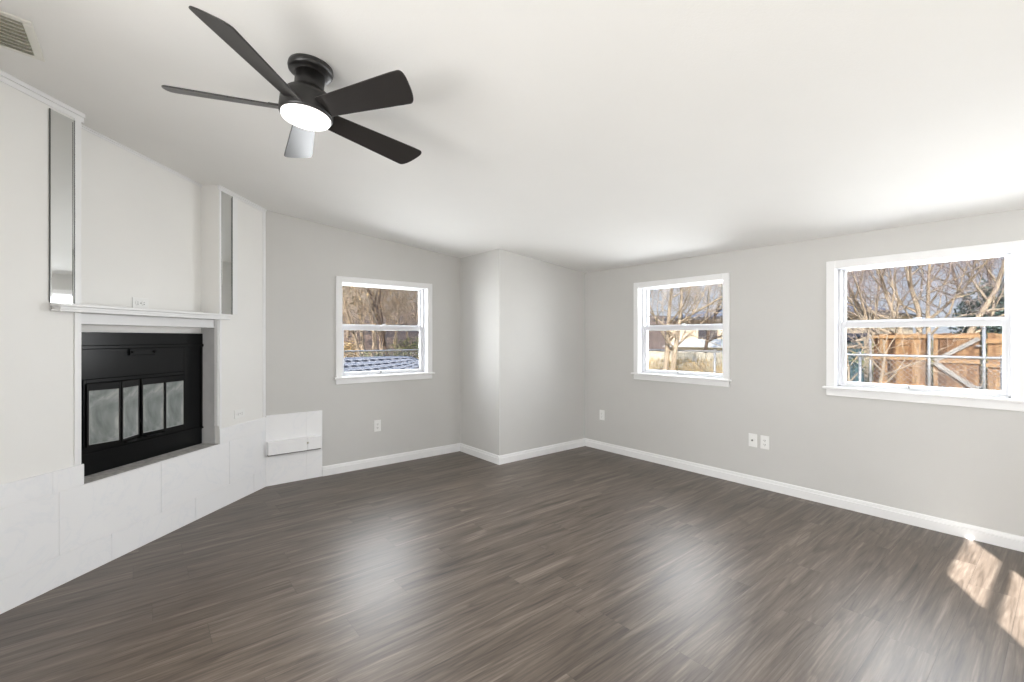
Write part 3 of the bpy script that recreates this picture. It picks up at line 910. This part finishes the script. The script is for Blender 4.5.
chain_fence('chain_link_fence', (FE, 11.0, GZ), -math.pi / 2, 13.0, [0.02, 2.8, 5.63, 8.44, 10.28, 12.98], 'galvanised chain-link fence crossing the yard beyond the two right windows')
chain_fence('chain_link_fence', (-3.0, 11.0, GZ), 0, 13.4, [0.02, 2.6, 5.2, 9.2, 11.4], 'galvanised chain-link fence beyond the left window in front of the woods')

# cedar privacy fence with gate seen from its rail side (local y along the fence)
WX = 13.5
wf = tag(empty('wooden_fence', (WX, 0, GZ)), 'tall brown cedar board fence behind the chain-link fence', 'fence')
rng = random.Random(5)
for a_, b_ in ((-2.2, 1.16), (2.0, 3.08)):
    mb = MB(); y = a_
    while y + 0.138 < b_:
        mb.box(0.0, 0.018, y, y + 0.146, 0.03, 1.62 + rng.uniform(-0.012, 0.012)); y += 0.145
    mb.build('board_panel', M_WOODF, wf)
for z in (0.42, 1.03, 1.52):
    MB().box(-0.045, 0.0, 2.03, 3.08, z, z + 0.07).build('rail', M_RAILW, wf)
    MB().box(-0.045, 0.0, -2.2, 1.16, z - 0.10, z - 0.02).build('rail', M_RAILW, wf)
for y, zt in ((2.02, 1.60), (1.18, 1.72), (3.06, 1.56), (-1.2, 1.6)):
    MB().tube([(-0.08, y, -0.05), (-0.08, y, zt)], 0.029, 12).lathe([(0.040, 0), (0.036, 0.02), (0.012, 0.045)], 12, M=Matrix.Translation((-0.08, y, zt))).build('post', M_GALV, wf)
gt = tag(empty('wooden_gate', (WX, 0, GZ)), 'brown cedar gate with grey diagonal braces between two steel posts', 'gate')
mb = MB(); y = 1.235
for k in range(5):
    mb.box(0.0, 0.018, y, y + 0.146, 0.06, 1.62 + rng.uniform(-0.012, 0.012)); y += 0.145
mb.build('boards', M_WOODF, gt)
for z in (0.36, 0.99, 1.52): MB().box(-0.04, 0.0, 1.235, 1.955, z, z + 0.07).build('rail', M_RAILW, gt)
def bar(mb, p, q, wd, x0, x1):
    p, q = Vector(p), Vector(q); d = (q - p).normalized(); nn = Vector((-d.y, d.x)) * wd / 2
    c = [p + nn, q + nn, q - nn, p - nn]
    mb.add([(x0, v.x, v.y) for v in c] + [(x1, v.x, v.y) for v in c], [(0, 1, 2, 3), (7, 6, 5, 4), (0, 4, 5, 1), (1, 5, 6, 2), (2, 6, 7, 3), (3, 7, 4, 0)])
for a, b in (((1.93, 1.03), (1.25, 1.52)), ((1.93, 1.00), (1.25, 0.42))):
    mb = MB(); bar(mb, a, b, 0.085, -0.062, -0.041); o = mb.build('brace', M_BRACE, gt); bm_fix(o)
for z in (0.5, 1.35):
    MB().box(-0.075, -0.03, 1.16, 1.30, z, z + 0.03).build('hinge', M_GALV, gt)

# things seen past the end of the cedar fence
make_tree(11, (11.6, 2.86, GZ), [(0.2, 0.9, 0.18)], 2.6, 0.035, 'thin leaning sapling beside the left end of the cedar fence', M_BARK, M_TWIG, maxl=3, nb=(6, 4, 3), name='sapling')
make_tree(12, (11.9, 2.62, GZ), [(0.1, -0.2, 0.1)], 2.6, 0.04, 'upright sapling in front of the left end of the cedar fence', M_BARK, M_TWIG, maxl=3, nb=(6, 4, 3), name='sapling')
sh = tag(empty('garden_shed', (18.6, 4.9, GZ)), 'small teal garden shed at the left edge of the right window view', 'shed')
MB().box(-1.0, 1.0, -0.25, 1.1, 0, 1.42).build('wall', M_TEAL, sh)
MB().prism([(-1.15, -0.4), (1.15, -0.4), (1.15, 1.25), (-1.15, 1.25)], lambda x, y: 1.40 + (x + 1.15) * 0.10, lambda x, y: 1.47 + (x + 1.15) * 0.10).build('roof', M_EAVE, sh)
MB().box(-1.02, -0.99, -0.20, 0.25, 0.6, 1.25).build('window', M_EAVE, sh)

# low ranch house far behind
hs = tag(empty('house', (27.0, 11.0, GZ)), 'low tan house with blue-grey shingle roof behind the trees', 'house')
MB().box(0, 7, -5.2, 6.0, 0, 2.75).build('wall', M_TAN, hs)
mb = MB(); e0, e1, rz_ = 2.72, 2.80, 3.55
mb.add([(-0.5, -5.8, e0), (7.5, -5.8, e0), (7.5, 6.6, e0), (-0.5, 6.6, e0), (3.5, -3.0, rz_), (3.5, 4.0, rz_)],
       [(3, 2, 1, 0), (0, 1, 4), (1, 2, 5, 4), (2, 3, 5), (3, 0, 4, 5)])
mb.build('roof', M_ROOF, hs)
MB().box(-0.54, -0.50, -5.8, 6.6, 2.62, 2.80).build('fascia', M_EAVE, hs)
for y in (-3.6, -0.4, 2.6):
    MB().box(-0.03, 0.01, y, y + 1.2, 1.0, 2.1).build('window', M_EAVE, hs)

# white low shed and pale board fence past the second window
sd = tag(empty('shed', (20.0, 10.9, GZ)), 'low white shed with shallow white roof behind the pale board fence', 'shed')
MB().box(0, 2.4, -1.2, 1.6, 0, 1.12).build('wall', M_SHED, sd)
mb = MB()
mb.add([(-0.25, -1.4, 1.10), (2.65, -1.4, 1.10), (2.65, 1.8, 1.10), (-0.25, 1.8, 1.10), (1.2, -1.15, 1.47), (1.2, 1.6, 1.47)], [(3, 2, 1, 0), (0, 1, 4), (1, 2, 5, 4), (2, 3, 5), (3, 0, 4, 5)])
mb.build('roof', M_SHED, sd)
pf = tag(empty('board_fence', (14.5, 0, GZ)), 'low pale cream board fence beyond the middle window', 'fence')
mb = MB(); y = 5.2
while y < 12.5:
    mb.box(0, 0.02, y, y + 0.235, 0.02, 1.04 + rng.uniform(-0.015, 0.015)); y += 0.25
mb.build('boards', M_CREAM, pf)
for z in (0.25, 0.75): MB().box(0.02, 0.06, 5.2, 12.5, z, z + 0.09).build('rail', M_CREAM, pf)

# dry weeds along the chain-link fence
mb = MB(); rng = random.Random(9)
for k in range(1500):
    x, y = rng.uniform(10.8, 12.6), rng.uniform(4.4, 8.6)
    h = rng.uniform(0.35, 0.95); dx, dy = rng.gauss(0, 0.12), rng.gauss(0, 0.12)
    w = 0.012
    mb.add([(x, y - w, GZ), (x, y + w, GZ), (x + dx, y + dy, GZ + h)], [(0, 1, 2)])
    if rng.random() < 0.5:
        q = Vector((x + dx, y + dy, GZ + h)); mb.add([q + Vector((0, -0.03, -0.05)), q + Vector((0, 0.03, -0.03)), q + Vector((0, 0, 0.06))], [(0, 1, 2)])
tag(mb.build('weeds', M_DRYLEAF), 'tall dry weeds along the chain-link fence beyond the middle window', 'weeds', kind='stuff')

# trees
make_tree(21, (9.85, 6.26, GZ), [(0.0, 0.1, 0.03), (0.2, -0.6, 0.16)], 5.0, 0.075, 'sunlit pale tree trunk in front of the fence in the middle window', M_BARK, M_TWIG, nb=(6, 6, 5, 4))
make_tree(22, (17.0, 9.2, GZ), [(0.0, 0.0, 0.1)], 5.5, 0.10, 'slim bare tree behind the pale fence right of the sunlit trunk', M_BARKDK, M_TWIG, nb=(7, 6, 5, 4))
make_tree(23, (15.6, 2.5, GZ), [(0, 1, 0.62), (0.2, 0.5, 0.32), (-0.2, 0.1, 0.10), (0.3, -0.4, 0.22), (0, -1, 0.45)], 6.0, 0.085, 'large many-stemmed bare tree rising behind the cedar fence', M_BARK, M_TWIGPINK, nb=(7, 6, 5, 3))
make_tree(24, (22.0, 5.2, GZ), [(0, 0.3, 0.3), (0, -0.5, 0.3)], 7.0, 0.085, 'bare tree far left behind the many-stemmed tree', M_BARK, M_TWIGPINK, nb=(7, 6, 5, 3))
make_tree(25, (21.0, 1.6, GZ), [(0, 0.4, 0.3), (0, -0.3, 0.2)], 7.5, 0.085, 'bare tree behind the blue-green evergreen', M_BARKDK, M_TWIGPINK, nb=(7, 6, 5, 3))
make_bush(26, (18.3, 1.45, GZ), 0.9, 0.95, 3.4, 3600, M_EVERGREEN, 0.07, 'dense blue-green evergreen behind the right end of the cedar fence', 'evergreen', 'shrub')
make_bush(27, (15.0, 1.9, GZ), 0.5, 2.6, 1.78, 2600, M_OLIVE, 0.05, 'olive hedge showing just over the cedar fence', 'hedge', 'hedge')
# woods beyond the left window
rng = random.Random(77)
protos = [make_tree(31, (6.0, 15.2, GZ), [(0, 0, 0)], 8.0, 0.10, 'bare tree in the woods beyond the left window', M_BARK, M_TWIG, 'bare trees in the woods', nb=(8, 6, 5, 4), leaves=M_TANLEAF, nleaf=2500, lsize=0.05),
          make_tree(32, (7.4, 17.5, GZ), [(0.3, 0, 0.15)], 7.5, 0.085, 'bare tree in the woods beyond the left window', M_BARK, M_TWIG, 'bare trees in the woods', nb=(8, 6, 5, 4)),
          make_tree(33, (5.3, 13.6, GZ), [(-0.4, 0, 0.3), (0.3, 0, 0.2)], 6.0, 0.06, 'bare tree in the woods beyond the left window', M_BARK, M_TWIG, 'bare trees in the woods', nb=(7, 6, 5, 4), leaves=M_DRYLEAF, nleaf=1500, lsize=0.05)]
for k, (x, y, sc_) in enumerate([(8.8, 19, 1.0), (6.6, 20.5, 1.1), (9.8, 23, 1.15), (5.0, 17, .9), (11.0, 21.5, 1.0), (7.8, 26, 1.2), (12.4, 27, 1.2), (6.9, 13.2, .8), (10.2, 29, 1.2), (8.2, 15.6, .9)]):
    c = copy_tree(protos[k % 3])
    c.location = (x, y, gh(x, y)); c.rotation_euler = (0, 0, rng.random() * 6.28); c.scale = (sc_,) * 3
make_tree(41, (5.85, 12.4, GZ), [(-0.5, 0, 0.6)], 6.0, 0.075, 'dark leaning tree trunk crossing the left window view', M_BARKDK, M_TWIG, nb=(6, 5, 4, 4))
for k, (x, y, rx, h, m, lab) in enumerate([(4.6, 14.0, 1.0, 1.5, M_DRYLEAF, 'tan leafy thicket at the left of the woods'), (6.0, 14.4, 0.9, 1.2, M_OLIVE, 'olive thicket in the middle of the woods'),
                                            (7.3, 14.6, 1.1, 1.7, M_OLIVE, 'tall olive thicket at the right of the woods'), (5.4, 15.8, 1.2, 1.6, M_DRYLEAF, 'tan leafy thicket behind the others in the woods')]):
    make_bush(50 + k, (x, y, GZ), rx, 0.7, h, 1500, m, 0.05, lab, 'thicket', 'shrub', 16)

# striped hammock strung between two posts beyond the left window
hm = tag(empty('hammock', (0, 0, GZ)), 'sagging navy and white striped hammock beyond the left window', 'hammock')
M_HAM = bpy.data.materials.new('striped_hammock_cloth'); t = NT(M_HAM)
tc = t.n('TexCoord'); sp = t.n('SeparateXYZ'); t.l(tc.outputs['UV'], sp.inputs[0])
v = t.math('FRACT', t.math('MULTIPLY', sp.outputs[1], 5.0))
dash = t.math('LESS_THAN', t.math('FRACT', t.math('MULTIPLY', sp.outputs[0], 22.0)), 0.62)
dark = t.math('LESS_THAN', v, 0.42)
thin = t.math('LESS_THAN', t.math('ABSOLUTE', t.math('SUBTRACT', v, 0.72)), 0.08)
c = t.mix(t.math('MULTIPLY', dark, t.math('ADD', 0.35, t.math('MULTIPLY', dash, 0.6))), srgb(178, 178, 180), srgb(24, 28, 44))
c = t.mix(t.math('MULTIPLY', thin, 0.7), c, srgb(96, 106, 130))
t.l(c, t.b.inputs['Base Color']); t.b.inputs['Roughness'].default_value = 0.9
A_, B_ = Vector((0.5, 7.7, 1.12)), Vector((4.75, 8.15, 1.10))
U, V = 36, 10
vs, fs, uv = [], [], []
ax = (B_ - A_); nn = Vector((-ax.y, ax.x, 0)).normalized()
for i in range(U + 1):
    u = i / U
    f = 0.10 + 0.80 * u
    c0 = A_.lerp(B_, f); sag = 0.20 * (1 - (2 * f - 1) ** 2)
    wd = 0.20 + 0.36 * math.sin(math.pi * u) ** 0.6
    for j in range(V + 1):
        q = 2 * j / V - 1
        vs.append(c0 + nn * q * wd + Vector((0, 0, -sag + 0.06 + 0.03 * q * q + 0.17 * q * math.sin(math.pi * u) ** 0.5)))
        uv.append((u, j / V))
for i in range(U):
    for j in range(V):
        fs.append((i * (V + 1) + j, (i + 1) * (V + 1) + j, (i + 1) * (V + 1) + j + 1, i * (V + 1) + j + 1))
mb = MB().add(vs, fs, 0, True)
cl = mb.build('cloth', M_HAM, hm)
ul = cl.data.uv_layers.new(name='UVMap')
for lp in cl.data.loops: ul.data[lp.index].uv = uv[lp.vertex_index]
so = cl.modifiers.new('thickness', 'SOLIDIFY'); so.thickness = 0.008
for P_, row_ in ((A_, 0), (B_, U)):
    mb = MB()
    for j in range(0, V + 1, 2): mb.tube([P_, vs[row_ * (V + 1) + j]], 0.006, 5)
    mb.build('cords', M_RAILW, hm)
    MB().tube([(P_.x, P_.y, -0.05), (P_.x, P_.y, P_.z + 0.25)], 0.05, 12).build('post', M_RAILW, hm)
